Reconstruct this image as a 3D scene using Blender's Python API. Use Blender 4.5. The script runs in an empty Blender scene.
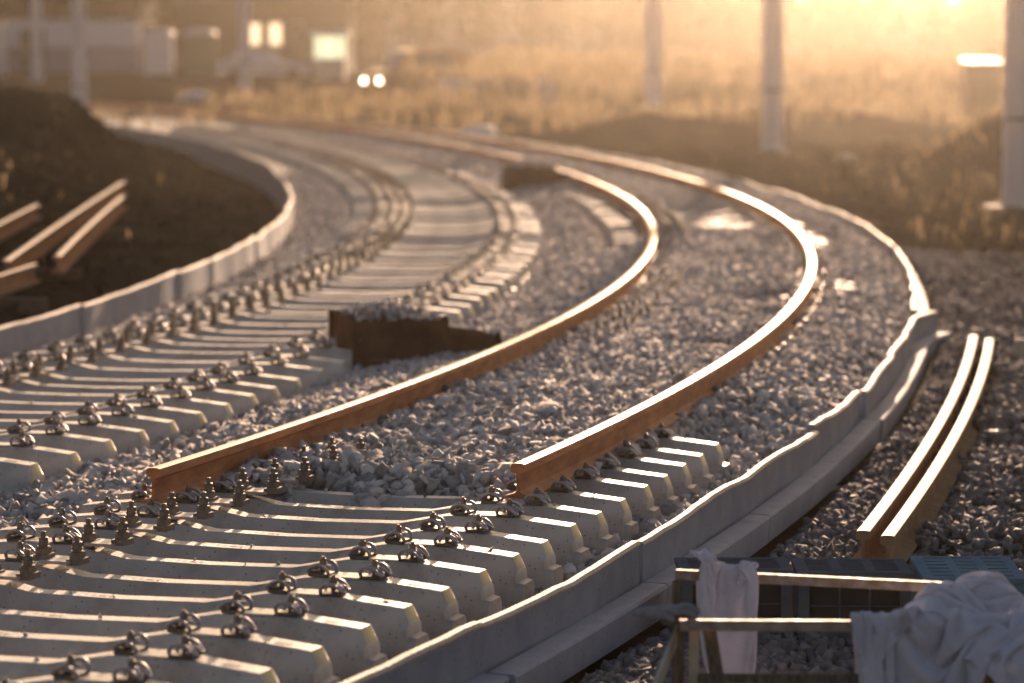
import bpy, bmesh, math, random
import numpy as np
from mathutils import Vector, Matrix, noise
random.seed(7); RNG = np.random.default_rng(7)
SC = bpy.context.scene
COL = SC.collection
PI = math.pi

# ------------------------------------------------------------------ properties
def tag(o, label=None, cat=None, group=None, kind=None):
    if label: o['label'] = label
    if cat: o['category'] = cat
    if group: o['group'] = group
    if kind: o['kind'] = kind
    return o

def empty(name, loc=(0, 0, 0), rz=0.0):
    o = bpy.data.objects.new(name, None); COL.objects.link(o)
    o.location = loc; o.rotation_euler = (0, 0, rz); o.empty_display_size = .1
    return o

def kids(o): return [c for c in bpy.data.objects if c.parent == o]

def copy_tree(o, parent=None, tree=None):
    c = o.copy(); COL.objects.link(c); c.parent = parent
    if o.name.startswith('spring_clip'): c.rotation_euler = (random.uniform(-.04, .04), random.uniform(-.05, .05), random.uniform(-.13, .13)); c.location = o.location + Vector((random.uniform(-.006, .006), random.uniform(-.006, .006), 0))
    if o.name.startswith('clamp_bolt'): c.rotation_euler = (random.uniform(-.02, .02), random.uniform(-.02, .02), 0)
    for ch, sub in tree: copy_tree(ch, c, sub)
    return c
def tree_of(o): return [(c, tree_of(c)) for c in kids(o)]

ORD = ['first','second','third','fourth','fifth','sixth','seventh','eighth','ninth','tenth','eleventh','twelfth','thirteenth','fourteenth','fifteenth','sixteenth','seventeenth','eighteenth','nineteenth','twentieth']

# ------------------------------------------------------------------ materials
def mat(name, col, rough=.7, metal=0.0, col2=None, scale=8.0, bump=0.0, bscale=60.0, spec=.5, detail=6, island=0.0,
        spots=None, pores=None, matte=False, emis=None, estr=0, transl=0.0, stretch=None, rough2=None, objrand=0.0):
    m = bpy.data.materials.new(name); m.use_nodes = True
    nt = m.node_tree; N = nt.nodes; L = nt.links
    b = N['Principled BSDF']
    b.inputs['Roughness'].default_value = rough; b.inputs['Metallic'].default_value = metal
    b.inputs['Specular IOR Level'].default_value = spec
    tc = N.new('ShaderNodeTexCoord'); vec = tc.outputs['Object']
    if stretch:
        mp = N.new('ShaderNodeMapping'); mp.inputs['Scale'].default_value = stretch
        L.new(vec, mp.inputs['Vector']); vec = mp.outputs['Vector']
    out = None
    def rgb(c): return (c[0], c[1], c[2], 1)
    n = N.new('ShaderNodeTexNoise'); n.inputs['Scale'].default_value = scale; n.inputs['Detail'].default_value = detail
    L.new(vec, n.inputs['Vector'])
    cr = N.new('ShaderNodeValToRGB'); cr.color_ramp.elements[0].position = .35; cr.color_ramp.elements[1].position = .65
    cr.color_ramp.elements[0].color = rgb(col); cr.color_ramp.elements[1].color = rgb(col2 or col)
    L.new(n.outputs['Fac'], cr.inputs['Fac']); out = cr.outputs['Color']
    if rough2 is not None:
        mr = N.new('ShaderNodeMapRange'); mr.inputs['From Min'].default_value = .35; mr.inputs['From Max'].default_value = .65
        mr.inputs['To Min'].default_value = rough; mr.inputs['To Max'].default_value = rough2
        L.new(n.outputs['Fac'], mr.inputs['Value']); L.new(mr.outputs['Result'], b.inputs['Roughness'])
    if spots:  # (colour, scale, threshold)
        n2 = N.new('ShaderNodeTexNoise'); n2.inputs['Scale'].default_value = spots[1]; n2.inputs['Detail'].default_value = 4
        L.new(vec, n2.inputs['Vector'])
        r2 = N.new('ShaderNodeValToRGB'); r2.color_ramp.elements[0].position = spots[2]; r2.color_ramp.elements[1].position = spots[2] + .16
        L.new(n2.outputs['Fac'], r2.inputs['Fac'])
        mx = N.new('ShaderNodeMix'); mx.data_type = 'RGBA'
        L.new(r2.outputs['Color'], mx.inputs['Factor']); L.new(out, mx.inputs['A']); mx.inputs['B'].default_value = rgb(spots[0])
        out = mx.outputs['Result']
    if pores:
        n3 = N.new('ShaderNodeTexVoronoi'); n3.inputs['Scale'].default_value = pores[1]
        L.new(vec, n3.inputs['Vector'])
        r3 = N.new('ShaderNodeValToRGB'); r3.color_ramp.elements[0].position = .10; r3.color_ramp.elements[1].position = .16
        r3.color_ramp.elements[0].color = (1, 1, 1, 1); r3.color_ramp.elements[1].color = (0, 0, 0, 1)
        L.new(n3.outputs['Distance'], r3.inputs['Fac'])
        mx = N.new('ShaderNodeMix'); mx.data_type = 'RGBA'
        L.new(r3.outputs['Color'], mx.inputs['Factor']); L.new(out, mx.inputs['A']); mx.inputs['B'].default_value = rgb(pores[0])
        out = mx.outputs['Result']
    if island or objrand:
        if island:
            g = N.new('ShaderNodeNewGeometry'); val = g.outputs['Random Per Island']; amt = island
        else:
            g = N.new('ShaderNodeObjectInfo'); val = g.outputs['Random']; amt = objrand
        mr = N.new('ShaderNodeMapRange'); mr.inputs['To Min'].default_value = 1 - amt; mr.inputs['To Max'].default_value = 1 + amt
        L.new(val, mr.inputs['Value'])
        vm = N.new('ShaderNodeVectorMath'); vm.operation = 'SCALE'
        L.new(out, vm.inputs[0]); L.new(mr.outputs['Result'], vm.inputs['Scale']); out = vm.outputs['Vector']
    L.new(out, b.inputs['Base Color'])
    if bump:
        nb = N.new('ShaderNodeTexNoise'); nb.inputs['Scale'].default_value = bscale; nb.inputs['Detail'].default_value = 8
        L.new(vec, nb.inputs['Vector'])
        bp = N.new('ShaderNodeBump'); bp.inputs['Strength'].default_value = bump; bp.inputs['Distance'].default_value = .01
        L.new(nb.outputs['Fac'], bp.inputs['Height']); L.new(bp.outputs['Normal'], b.inputs['Normal'])
    if emis:
        b.inputs['Emission Color'].default_value = rgb(emis); b.inputs['Emission Strength'].default_value = estr
    if matte:
        df = N.new('ShaderNodeBsdfDiffuse'); L.new(out, df.inputs['Color']); df.inputs['Roughness'].default_value = 1.0
        if bump: L.new(bp.outputs['Normal'], df.inputs['Normal'])
        if not transl: L.new(df.outputs[0], N['Material Output'].inputs['Surface'])
        b = df
    if transl:
        t = N.new('ShaderNodeBsdfTranslucent'); L.new(out, t.inputs['Color'])
        mx = N.new('ShaderNodeMixShader'); mx.inputs['Fac'].default_value = transl
        o = N['Material Output']
        L.new(b.outputs[0], mx.inputs[1]); L.new(t.outputs[0], mx.inputs[2]); L.new(mx.outputs[0], o.inputs['Surface'])
    return m

M = dict(
    concrete=mat('sleeper_concrete', (.38,.345,.315), .50, 0, (.50,.46,.42), 9, .35, 70, spots=((.27,.235,.205), 4.0, .54), pores=((.14,.12,.11), 34), objrand=.16, rough2=.62, spec=.9),
    endpaint=mat('sleeper_end_paint', (.40,.385,.32), .4, 0, (.38,.35,.20), 14, .2, 60, objrand=.3),
    stain=mat('sleeper_stamp', (.16,.15,.15), .6, 0, (.30,.28,.26), 30),
    seatpad=mat('rail_pad_plastic', (.50,.46,.44), .45, 0, (.38,.35,.33), 20),
    clip=mat('spring_steel', (.40,.385,.41), .46, .3, (.25,.22,.22), 40, .15, 150),
    darkiron=mat('oiled_iron', (.13,.105,.09), .5, .3, (.22,.17,.13), 50, .2, 120),
    guide=mat('guide_plate_plastic', (.05,.042,.04), .4, 0, (.09,.07,.06), 30),
    rust=mat('rail_rust', (.33,.105,.038), .7, .1, (.52,.21,.085), 6, .3, 120, stretch=(1,1,3)),
    railtop=mat('rail_running_surface', (.34,.20,.115), .5, .35, (.44,.28,.17), 12, .1, 200, rough2=.58),
    oldrail=mat('stored_rail_steel', (.32,.19,.11), .75, 0, (.40,.25,.15), 9, .3, 120, matte=True),
    oldtop=mat('stored_rail_head', (.32,.21,.13), .72, 0, (.42,.29,.19), 15, .1, 150),
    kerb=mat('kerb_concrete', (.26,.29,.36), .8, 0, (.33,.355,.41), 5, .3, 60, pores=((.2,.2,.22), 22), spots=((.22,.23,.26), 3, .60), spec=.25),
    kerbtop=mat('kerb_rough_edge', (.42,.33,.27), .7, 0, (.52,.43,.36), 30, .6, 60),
    stone=mat('ballast_granite', (.40,.36,.335), .8, 0, (.52,.475,.445), 30, .4, 60, island=.5, spec=.25),
    stone2=mat('dark_gravel', (.12,.115,.12), .85, 0, (.20,.19,.195), 30, .3, 80, island=.35, spec=.2),
    bed=mat('ballast_bed_dirt', (.17,.15,.14), .85, 0, (.25,.225,.21), 25, .8, 40),
    ground=mat('bare_earth', (.032,.023,.016), 1, 0, (.062,.045,.031), 1.3, .5, 9, spots=((.085,.06,.04), 2.2, .62), matte=True),
    boxrust=mat('rusted_plate', (.085,.036,.022), .9, 0, (.17,.08,.045), 5, .6, 40, matte=True),
    pole=mat('spun_concrete_pole', (.50,.48,.52), .8, 0, (.56,.54,.57), 2, .1, 30),
    darkblock=mat('foundation_concrete', (.14,.085,.06), .85, 0, (.19,.12,.085), 4, .3, 30),
    cloth=mat('work_cloth', (.56,.55,.63), .9, 0, (.66,.65,.72), 9, .9, 30, spots=((.24,.22,.24), 8, .64), transl=.15, matte=True),
    glove=mat('work_glove', (.20,.20,.21), .85, 0, (.30,.295,.31), 30, .4, 120, matte=True),
    barsteel=mat('painted_angle_bar', (.34,.28,.24), .6, .1, (.20,.14,.10), 25, .3, 120, rough2=.75),
    wood=mat('weathered_wood', (.10,.075,.055), .8, 0, (.20,.155,.115), 18, .5, 60, stretch=(6,6,1), matte=True),
    palewood=mat('pale_wood', (.42,.36,.28), .7, 0, (.52,.45,.36), 10, .3, 60),
    crate=mat('grey_plastic', (.095,.11,.135), .95, 0, (.12,.135,.16), 12, matte=True),
    cratelid=mat('blue_plastic', (.12,.20,.26), .9, 0, (.15,.24,.30), 8, matte=True),
    white=mat('white_paint', (.50,.49,.55), .55, 0, (.58,.57,.61), 4),
    bluegrey=mat('blue_grey_sheet', (.16,.18,.24), .5, 0, (.20,.22,.28), 3),
    darkgreen=mat('green_plastic', (.035,.06,.05), .5, 0, (.06,.085,.07), 5),
    brick=mat('brown_render', (.06,.046,.036), .9, 0, (.09,.07,.055), 3),
    plaster=mat('pale_plaster', (.30,.28,.27), .9, 0, (.38,.35,.33), 2),
    roof=mat('dark_roof', (.08,.06,.055), .7, 0, (.12,.09,.08), 4),
    glass=mat('dark_glass', (.03,.035,.04), .08, 0, None, 4),
    glarewarm=mat('window_sun_glare_warm', (.8,.6,.4), .4, 0, None, 4, emis=(1,.72,.42), estr=.75),  # emission stands in for low sun glaring on the house panes
    glaregreen=mat('window_sun_glare_pale', (.7,.75,.55), .4, 0, None, 4, emis=(.9,1,.66), estr=.32),  # kiosk glass: sun glare painted as a pale greenish glow
    lamp=mat('headlamp_lit', (.9,.9,.8), .2, 0, None, 4, emis=(1,.86,.62), estr=9),
    carpaint=mat('pale_car_paint', (.52,.50,.56), .25, .1, (.55,.53,.58), 3),
    carorange=mat('orange_car_paint', (.34,.13,.05), .3, .1, (.38,.15,.06), 3),
    tyre=mat('tyre_rubber', (.02,.02,.02), .8),
    bark=mat('bark', (.07,.05,.035), .9, 0, (.11,.08,.055), 12),
    leaf=mat('dark_foliage', (.022,.024,.014), .7, 0, (.048,.045,.026), 1.2, island=.5, transl=.15, matte=True),
    leaf2=mat('dry_foliage', (.07,.055,.032), .7, 0, (.12,.09,.05), 1.2, island=.4, transl=.25, matte=True),
    reed=mat('dry_grass', (.17,.13,.08), .8, 0, (.26,.20,.13), .6, matte=True, island=.35, transl=.5),
    pipe=mat('pale_block', (.50,.49,.52), .6, 0, (.57,.56,.58), 5),
)

# ------------------------------------------------------------------ mesh builder
class MB:
    def __init__(s): s.v = []; s.f = []; s.m = []
    def add(s, vs, fs, mi=0):
        o = len(s.v); s.v += [tuple(v) for v in vs]
        for f in fs: s.f.append(tuple(i + o for i in f)); s.m.append(mi)
    def box(s, x0, x1, y0, y1, z0, z1, mi=0, rz=0, piv=None):
        vs = [(x, y, z) for z in (z0, z1) for x, y in ((x0, y0), (x1, y0), (x1, y1), (x0, y1))]
        if rz:
            px, py = piv or ((x0+x1)/2, (y0+y1)/2); c, si = math.cos(rz), math.sin(rz)
            vs = [(px+(x-px)*c-(y-py)*si, py+(x-px)*si+(y-py)*c, z) for x, y, z in vs]
        s.add(vs, [(0,3,2,1),(4,5,6,7),(0,1,5,4),(1,2,6,5),(2,3,7,6),(3,0,4,7)], mi)
    def beam(s, a, b, w, h, mi=0, up=(0, 0, 1)):
        a = Vector(a); b = Vector(b); d = (b-a).normalized(); u = Vector(up); r = d.cross(u)
        if r.length < 1e-4: r = d.cross(Vector((1, 0, 0)))
        r.normalize(); u = r.cross(d)
        vs = [p + r*sx*w/2 + u*sz*h/2 for p in (a, b) for sx, sz in ((-1,-1),(1,-1),(1,1),(-1,1))]
        s.add(vs, [(0,1,2,3),(7,6,5,4),(0,4,5,1),(1,5,6,2),(2,6,7,3),(3,7,4,0)], mi)
    def tube(s, pts, r, n=8, mi=0, rr=None):
        P = [Vector(p) for p in pts]; k = len(P); vs = []
        prev = None
        for i, p in enumerate(P):
            d = (P[min(i+1, k-1)] - P[max(i-1, 0)]).normalized()
            if prev is None:
                a = d.cross(Vector((0, 0, 1)))
                if a.length < .1: a = d.cross(Vector((1, 0, 0)))
            else: a = prev - d*prev.dot(d)
            a.normalize(); prev = a; b = d.cross(a)
            q = rr[i] if rr else r
            vs += [p + (a*math.cos(t) + b*math.sin(t))*q for t in [2*PI*j/n for j in range(n)]]
        fs = [(i*n+j, i*n+(j+1) % n, (i+1)*n+(j+1) % n, (i+1)*n+j) for i in range(k-1) for j in range(n)]
        fs += [tuple(range(n-1, -1, -1)), tuple((k-1)*n+j for j in range(n))]
        s.add(vs, fs, mi)
    def lathe(s, c, prof, n=12, mi=0):  # prof (r,z) upward
        s.add([(c[0]+r*math.cos(2*PI*j/n), c[1]+r*math.sin(2*PI*j/n), c[2]+z) for r, z in prof for j in range(n)],
              [(i*n+j, i*n+(j+1) % n, (i+1)*n+(j+1) % n, (i+1)*n+j) for i in range(len(prof)-1) for j in range(n)]
              + [tuple(range(n-1, -1, -1)), tuple((len(prof)-1)*n+j for j in range(n))], mi)
    def sweep(s, frames, prof, mats=None, closed=True, scales=None):
        """frames: list of (pos, right, up); prof: (x,z) polygon; mats: material per profile edge"""
        k = len(prof); vs = []
        for i, (p, r, u) in enumerate(frames):
            for (x, z) in prof: vs.append(p + r*x + u*z)
        o = len(s.v); s.v += [tuple(v) for v in vs]
        for i in range(len(frames)-1):
            for j in range(k):
                j2 = (j+1) % k
                s.f.append((o+i*k+j, o+i*k+j2, o+(i+1)*k+j2, o+(i+1)*k+j)); s.m.append(mats[j] if mats else 0)
        s.f.append(tuple(o+j for j in range(k-1, -1, -1))); s.m.append(0)
        s.f.append(tuple(o+(len(frames)-1)*k+j for j in range(k))); s.m.append(0)
    def build(s, name, mats, parent=None, smooth=False, bevel=0.0, loc=None, angle=35):
        me = bpy.data.meshes.new(name); me.from_pydata(s.v, [], s.f)
        for m in (mats if isinstance(mats, (list, tuple)) else [mats]): me.materials.append(m)
        me.polygons.foreach_set('material_index', s.m)
        bm = bmesh.new(); bm.from_mesh(me)
        bmesh.ops.recalc_face_normals(bm, faces=bm.faces)
        if bevel:
            es = [e for e in bm.edges if len(e.link_faces) == 2 and e.calc_face_angle(0) > math.radians(30)]
            bmesh.ops.bevel(bm, geom=es, offset=bevel, segments=2, affect='EDGES', clamp_overlap=True)
        bm.to_mesh(me); bm.free()
        if smooth:
            me.polygons.foreach_set('use_smooth', [True]*len(me.polygons))
            try: me.set_sharp_from_angle(angle=math.radians(angle))
            except Exception: pass
        o = bpy.data.objects.new(name, me); COL.objects.link(o)
        if parent: o.parent = parent
        if loc: o.location = loc
        return o

def np_mesh(name, V, F, mats, parent=None, smooth=False):
    """V (n,3); F (m,k) uniform faces"""
    me = bpy.data.meshes.new(name); k = F.shape[1]
    me.vertices.add(len(V)); me.vertices.foreach_set('co', V.astype(np.float32).ravel())
    me.loops.add(F.size); me.loops.foreach_set('vertex_index', F.astype(np.int32).ravel())
    me.polygons.add(len(F)); me.polygons.foreach_set('loop_start', np.arange(0, F.size, k, dtype=np.int32))
    me.polygons.foreach_set('loop_total', np.full(len(F), k, dtype=np.int32))
    me.update(calc_edges=True)
    for m in (mats if isinstance(mats, (list, tuple)) else [mats]): me.materials.append(m)
    if smooth: me.polygons.foreach_set('use_smooth', [True]*len(F))
    o = bpy.data.objects.new(name, me); COL.objects.link(o)
    if parent: o.parent = parent
    return o

# ------------------------------------------------------------------ the curve of the line (metres; y away from the viewer)
PC = [6.004047766937052e-11, -1.8565559124484903e-08, 1.889888721837999e-06, -3.285965066528754e-05, -0.008692060564486638, 0.5429770597213338, -5.87881177700371]
DC = np.polyder(PC)
def slope(y):
    y = np.asarray(y, float); s = np.polyval(DC, np.clip(y, 9, 94))
    return np.where(y > 94, s - .004*(y-94), s)
_y = np.arange(2, 150, .05); _s = slope(_y); _x = np.concatenate([[0], np.cumsum((_s[1:]+_s[:-1])/2*.05)])
_x += np.polyval(PC, 30) - np.interp(30, _y, _x)
_a = np.concatenate([[0], np.cumsum(np.hypot(np.diff(_x), .05))])
def railx(y): return np.interp(y, _y, _x)
def s_of(y): return float(np.interp(y, _y, _a))
def at(s, off=0.0):
    y = np.interp(s, _a, _y); x = np.interp(s, _a, _x); t = slope(y); n = np.sqrt(1+t*t)
    return x + off/n, y - off*t/n, t
def frame(s, off, z=0.0):
    x, y, t = at(s, off); x = float(x); y = float(y); t = float(t); n = math.hypot(1, t)
    return Vector((x, y, z)), Vector((1/n, -t/n, 0)), Vector((0, 0, 1))
def offset_of(x, y):
    """signed distance from the right rail, by two projection steps"""
    x = np.asarray(x, float); y = np.asarray(y, float); yy = y.copy()
    for _ in range(3):
        t = slope(yy); xr = railx(yy)
        yy = np.clip(yy + ((x-xr)*t + (y-yy))/(1+t*t), 2.5, 149)
    t = slope(yy); n = np.sqrt(1+t*t)
    return ((x-railx(yy)) - (y-yy)*t)/n, yy
G = 1.51            # rail centre to rail centre
TS = 3.12           # track spacing
# right kerb: offset from right rail along y
KY = [6, 10, 14, 20, 25, 30, 35, 40, 45, 52, 61, 80, 140]
KO = [.68, .70, .72, .77, .82, .93, 1.07, 1.22, 1.33, 1.50, 1.60, 1.7, 1.8]
def kerb_off(y): return np.interp(y, KY, KO)
LK = -5.90

def noise2(x, y, sc, oct=3, seed=0):
    out = np.zeros_like(np.asarray(x, float)); amp = 1.0; tot = 0
    r = np.random.default_rng(seed)
    for o in range(oct):
        for k in range(4):
            a = r.uniform(0, 2*PI); ph = r.uniform(0, 2*PI); f = sc*(2**o)*r.uniform(.7, 1.3)
            out += amp*np.sin((x*np.cos(a)+y*np.sin(a))*f + ph)*.5; 
        tot += amp; amp *= .5
    return out/tot
def sst(x, a, b):
    t = np.clip((np.asarray(x, float)-a)/(b-a), 0, 1); return t*t*(3-2*t)

# ------------------------------------------------------------------ terrain
def terrain(x, y):
    off, yy = offset_of(x, y)
    z = -.36 + sst(y, 88, 165)*1.35 + .03*noise2(x, y, 1.1, 3, 1)
    z = z + (.035*noise2(x, y, 3.5, 2, 2) + .05*noise2(x, y, 9, 2, 22)*(off > kerb_off(yy)+2.2))*(np.asarray(y) < 70) + .10*noise2(x, y, 2.6, 2, 23)*(np.asarray(y) >= 70)
    # right heaps
    def heap(cx, cy, rx, ry, h, sd):
        d = np.hypot((x-cx)/rx, (y-cy)/ry) + .12*noise2(x, y, 1.2, 3, sd)
        return h*(1 - sst(d, .15, 1.0))
    z = z + heap(11.2, 59, 4.6, 8, 1.25, 3) + heap(4.5, 88, 4.6, 7, .62, 4) + heap(16, 80, 6, 9, 1.2, 5) + heap(8.5, 97, 6, 8, .6, 6) + heap(-2, 103, 4, 5, .5, 13)
    z = z + .30*sst(off - kerb_off(yy), 2.6, 6)*(1-sst(y, 60, 90))*sst(y, 30, 42)
    # left side
    L = off < -4
    d = -(off + 6.0)
    zl = -.06 + .16*sst(d, .3, 3.5) + .05*noise2(x, y, 1.6, 3, 7) + .04*noise2(x, y, 5, 2, 8) + .05*noise2(x, y, 10, 2, 21)
    trench = sst(y, 43, 52)*(1-sst(y, 74, 88))
    zl = zl - .58*trench*(1-sst(d, 2.2, 3.4))
    far = sst(y, 84, 165)*1.35
    zl = zl*(1-sst(y, 78, 95)) + (-.36)*sst(y, 78, 95) + far
    zl = zl + .78*sst(-x, 6.5, 7.6)*sst(y, 47, 53)*(1-sst(y, 60, 82)) + .18*noise2(x, y, .9, 2, 9)*sst(-x, 6.5, 8)*sst(y, 46, 52)*(1-sst(y, 64, 82))
    zl = zl + .32*sst(d, 1.6, 6)*sst(y, 20, 40)*(1-sst(y, 70, 95))
    w = sst(d, .04, .22)
    z = z + np.where(L, 0, .13*np.exp(-np.maximum(off-kerb_off(yy), 0)/.45)*sst(y, 15, 19)*(1-sst(y, 60, 80)))
    z = np.where(L, -.5*(1-w) + zl*w, z)
    inside = (off > LK-.1) & (off < kerb_off(yy)+.10) & (yy < 148)
    wr = sst(off-kerb_off(yy), .10, .30)
    z = np.where(inside, -.5, np.where(L, z, -.5*(1-wr) + z*wr))
    return z

def ground_z(x, y): return float(terrain(np.array([float(x)]), np.array([float(y)]))[0])

gx = np.concatenate([-np.geomspace(12.5, 260, 34)[::-1], np.arange(-12, 12.01, .16), np.geomspace(12.5, 260, 34)])
gy = np.concatenate([[-30, -15, -5, 0, 3], np.arange(5, 62, .2), np.arange(62, 130, .7), np.geomspace(131, 700, 45)])
X, Y = np.meshgrid(gx, gy); Z = terrain(X.ravel(), Y.ravel()).reshape(X.shape)
nx, ny = len(gx), len(gy)
idx = np.arange(nx*ny).reshape(ny, nx)
F = np.stack([idx[:-1,:-1], idx[:-1,1:], idx[1:,1:], idx[1:,:-1]], -1).reshape(-1, 4)
o = np_mesh('ground', np.stack([X.ravel(), Y.ravel(), Z.ravel()], 1), F, M['ground'], smooth=True); tag(o, kind='structure')

# ------------------------------------------------------------------ ballast height in track coordinates
DIPS = [(39, -.70, 2.6, .50, .13), (35.6, .33, 2.9, .22, .11), (27.3, .30, 1.0, .14, .08), (25.8, -.30, .7, .25, .08), (24.0, -.25, .5, .2, .06), (21.6, -.35, .35, .3, .09), (33, -.3, .9, .15, .06)]
def bz(y, off):
    y = np.asarray(y, float); off = np.asarray(off, float)
    low = -.20
    # right track
    front = 14.30 + .30*off + .12*np.sin(off*5) + .15*np.sin(off*11+1)
    fill = sst(y, front, front+.75)
    inside = sst(off, -2.3, -1.75)
    h_in = .034 + .012*np.sin(y*1.7+off*3)
    z = low + (h_in-low)*fill*inside
    # right shoulder
    sh = sst(off, .02, .2)
    zs = low + (sst(y, 16.2, 18.8))*(.022-low)
    zs = zs - .16*sst(off, kerb_off(y)-.5, kerb_off(y)-.02)*sst(y, 16, 20)
    z = z*(1-sh) + zs*sh
    # between the tracks
    mid = 1-sst(off, -2.15, -1.6); 
    zm = -.14 + .10*sst(y, 15, 18)*sst(off, -2.75, -2.15)
    zm = -.20*(1-sst(y+.3*off, 13.0, 13.9)) + zm*sst(y+.3*off, 13.0, 13.9)
    z = z*(1-mid) + zm*mid
    # exposed left ends of the right track, far off
    ex = sst(y, 32, 35)*(1-sst(y, 46.5, 49))*(1-sst(off, -1.70, -1.56))*sst(off, -2.15, -1.98)
    z = z - .11*ex
    # left track
    lt = 1-sst(off, -TS+.28, -TS+.5)
    z = z*(1-lt) + (-.15 - .13*(1-sst(off, -5.75, -5.15)))*lt
    for (cy, co, ry, ro, dp) in DIPS:
        z = z - dp*np.exp(-((y-cy)/ry)**4 - ((off-co)/ro)**4)
    return z + .012*noise2(y*3, off*3, 2.2, 3, 11)

# bed sheet
sv = np.concatenate([np.arange(s_of(4), s_of(62), .16), np.arange(s_of(62)+.1, s_of(146), .5)])
ov = np.linspace(0, 1, 56)
V = []
for s in sv:
    yv = float(np.interp(s, _a, _y)); o0 = LK-.02; o1 = float(kerb_off(yv))-.01
    offs = o0 + (o1-o0)*ov; xx, y2, _ = at(s, offs)
    zz = bz(np.full_like(offs, yv), offs) - .022
    V.append(np.stack([xx, y2, zz], 1))
V = np.concatenate(V); n2 = len(ov); idx = np.arange(len(V)).reshape(-1, n2)
F = np.stack([idx[:-1,:-1], idx[:-1,1:], idx[1:,1:], idx[1:,:-1]], -1).reshape(-1, 4)
o = np_mesh('track_bed', V, F, M['bed'], smooth=True); tag(o, kind='structure')

# ------------------------------------------------------------------ stones
def stone_variants(n=14, pts=9):
    out = []
    for i in range(n):
        bm = bmesh.new()
        for _ in range(pts):
            v = Vector((random.gauss(0, 1), random.gauss(0, 1), random.gauss(0, 1))).normalized()
            v = Vector((v.x*random.uniform(.85, 1.25), v.y*random.uniform(.65, 1.0), v.z*random.uniform(.55, .85)))
            bm.verts.new(v)
        r = bmesh.ops.convex_hull(bm, input=bm.verts)
        bmesh.ops.delete(bm, geom=[g for g in r['geom_interior'] if isinstance(g, bmesh.types.BMVert)], context='VERTS')
        bmesh.ops.triangulate(bm, faces=bm.faces)
        bm.verts.index_update()
        out.append((np.array([v.co[:] for v in bm.verts]), np.array([[v.index for v in f.verts] for f in bm.faces])))
        bm.free()
    return out
SV = stone_variants()
def stones(name, P, R, m, parent=None):
    P = np.asarray(P); R = np.asarray(R); n = len(P)
    q = RNG.normal(size=(n, 4)); q /= np.linalg.norm(q, axis=1)[:, None]
    w, x, y, z = q.T
    Rm = np.stack([1-2*(y*y+z*z), 2*(x*y-z*w), 2*(x*z+y*w), 2*(x*y+z*w), 1-2*(x*x+z*z), 2*(y*z-x*w), 2*(x*z-y*w), 2*(y*z+x*w), 1-2*(x*x+y*y)], 1).reshape(n, 3, 3)
    kind = RNG.integers(0, len(SV), n); Vs = []; Fs = []; base = 0
    for k, (v, f) in enumerate(SV):
        sel = np.where(kind == k)[0]
        if not len(sel): continue
        vv = np.einsum('nij,vj->nvi', Rm[sel], v)*R[sel][:, None, None] + P[sel][:, None, :]
        Vs.append(vv.reshape(-1, 3))
        Fs.append((f[None] + (np.arange(len(sel))*len(v))[:, None, None]).reshape(-1, 3) + base); base += len(sel)*len(v)
    return np_mesh(name, np.concatenate(Vs), np.concatenate(Fs), m, parent)

def scatter(y0, y1, o0, o1, dens, r0, r1):
    s0, s1 = s_of(y0), s_of(y1); n = int((s1-s0)*(o1-o0)*dens)
    s = RNG.uniform(s0, s1, n); off = RNG.uniform(o0, o1, n); yv = np.interp(s, _a, _y)
    keep = off < kerb_off(yv) - .03
    s, off, yv = s[keep], off[keep], yv[keep]
    r = RNG.uniform(r0, r1, len(s)); x, y, _ = at(s, off)
    z = bz(yv, off) - .012 + RNG.uniform(-.008, .016, len(s))
    ot = off + G/2; on_rail = (np.abs(np.abs(ot)-G/2) < .055) & (yv > 13.3)
    z = np.where(on_rail, np.minimum(z, -.03), z)
    return np.stack([x, y, z], 1), r, yv, off
parts = [scatter(13.4, 19, -2.75, .85, 330, .020, .034), scatter(13.4, 19, -2.75, .85, 430, .034, .068), scatter(19, 24, -2.75, .85, 560, .030, .058), scatter(24, 34, -2.8, 1.0, 470, .032, .056), scatter(34, 52, -2.8, 1.4, 320, .032, .052),
         scatter(52, 82, -2.8, 1.6, 110, .035, .06), scatter(9.4, 14.0, -2.75, .75, 60, .018, .03), scatter(15, 30, -5.85, -TS+.5, 120, .022, .04), scatter(21, 60, -5.85, -5.0, 260, .026, .045)]
P = np.concatenate([p[0] for p in parts]); R = np.concatenate([p[1] for p in parts])
o = stones('ballast', P, R, M['stone']); tag(o, 'loose grey track ballast heaped round the rails and sleepers', 'ballast', kind='stuff')

# outer gravel right of the kerb
n = 34000
y = 9.5 + 28*RNG.random(n)**1.5; s = np.interp(y, _y, _a); d = RNG.exponential(1.0, n)*1.0 + .17
off = kerb_off(y) + d
x, y2, _ = at(s, off)
keep = (d < 5) & (y2 > 9) & (x < .19*y2+1.0); x, y2, d = x[keep], y2[keep], d[keep]
z = terrain(x, y2)
r = RNG.uniform(.024, .050, len(x))
# thin out where the two stored rails stand on swept earth
def bowed(p0, p1, bow, n=60):
    u = np.linspace(0, 1, n); p0 = np.array(p0[:2]); p1 = np.array(p1[:2]); dd = p1-p0; nn = np.array([dd[1], -dd[0]])/np.hypot(*dd)
    return p0 + u[:, None]*dd + (bow*4*u*(1-u))[:, None]*nn
RL = np.concatenate([bowed((1.62,14.45), (3.62,24.7), .09), bowed((1.715,14.3), (3.70,24.4), .09)])
dist = np.min(np.hypot(x[:, None]-RL[None, :, 0], y2[:, None]-RL[None, :, 1]), 1)
keep = dist > .085
kk = RNG.random(len(x)) < np.clip(1.3 - d*.5, .03, 1); keep &= kk
tag(stones('gravel', np.stack([x, y2, z+RNG.uniform(-.005, .03, len(x))], 1)[keep], r[keep], M['stone2']),
    'dark loose gravel spilled outside the right kerb', 'gravel', kind='stuff')
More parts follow.
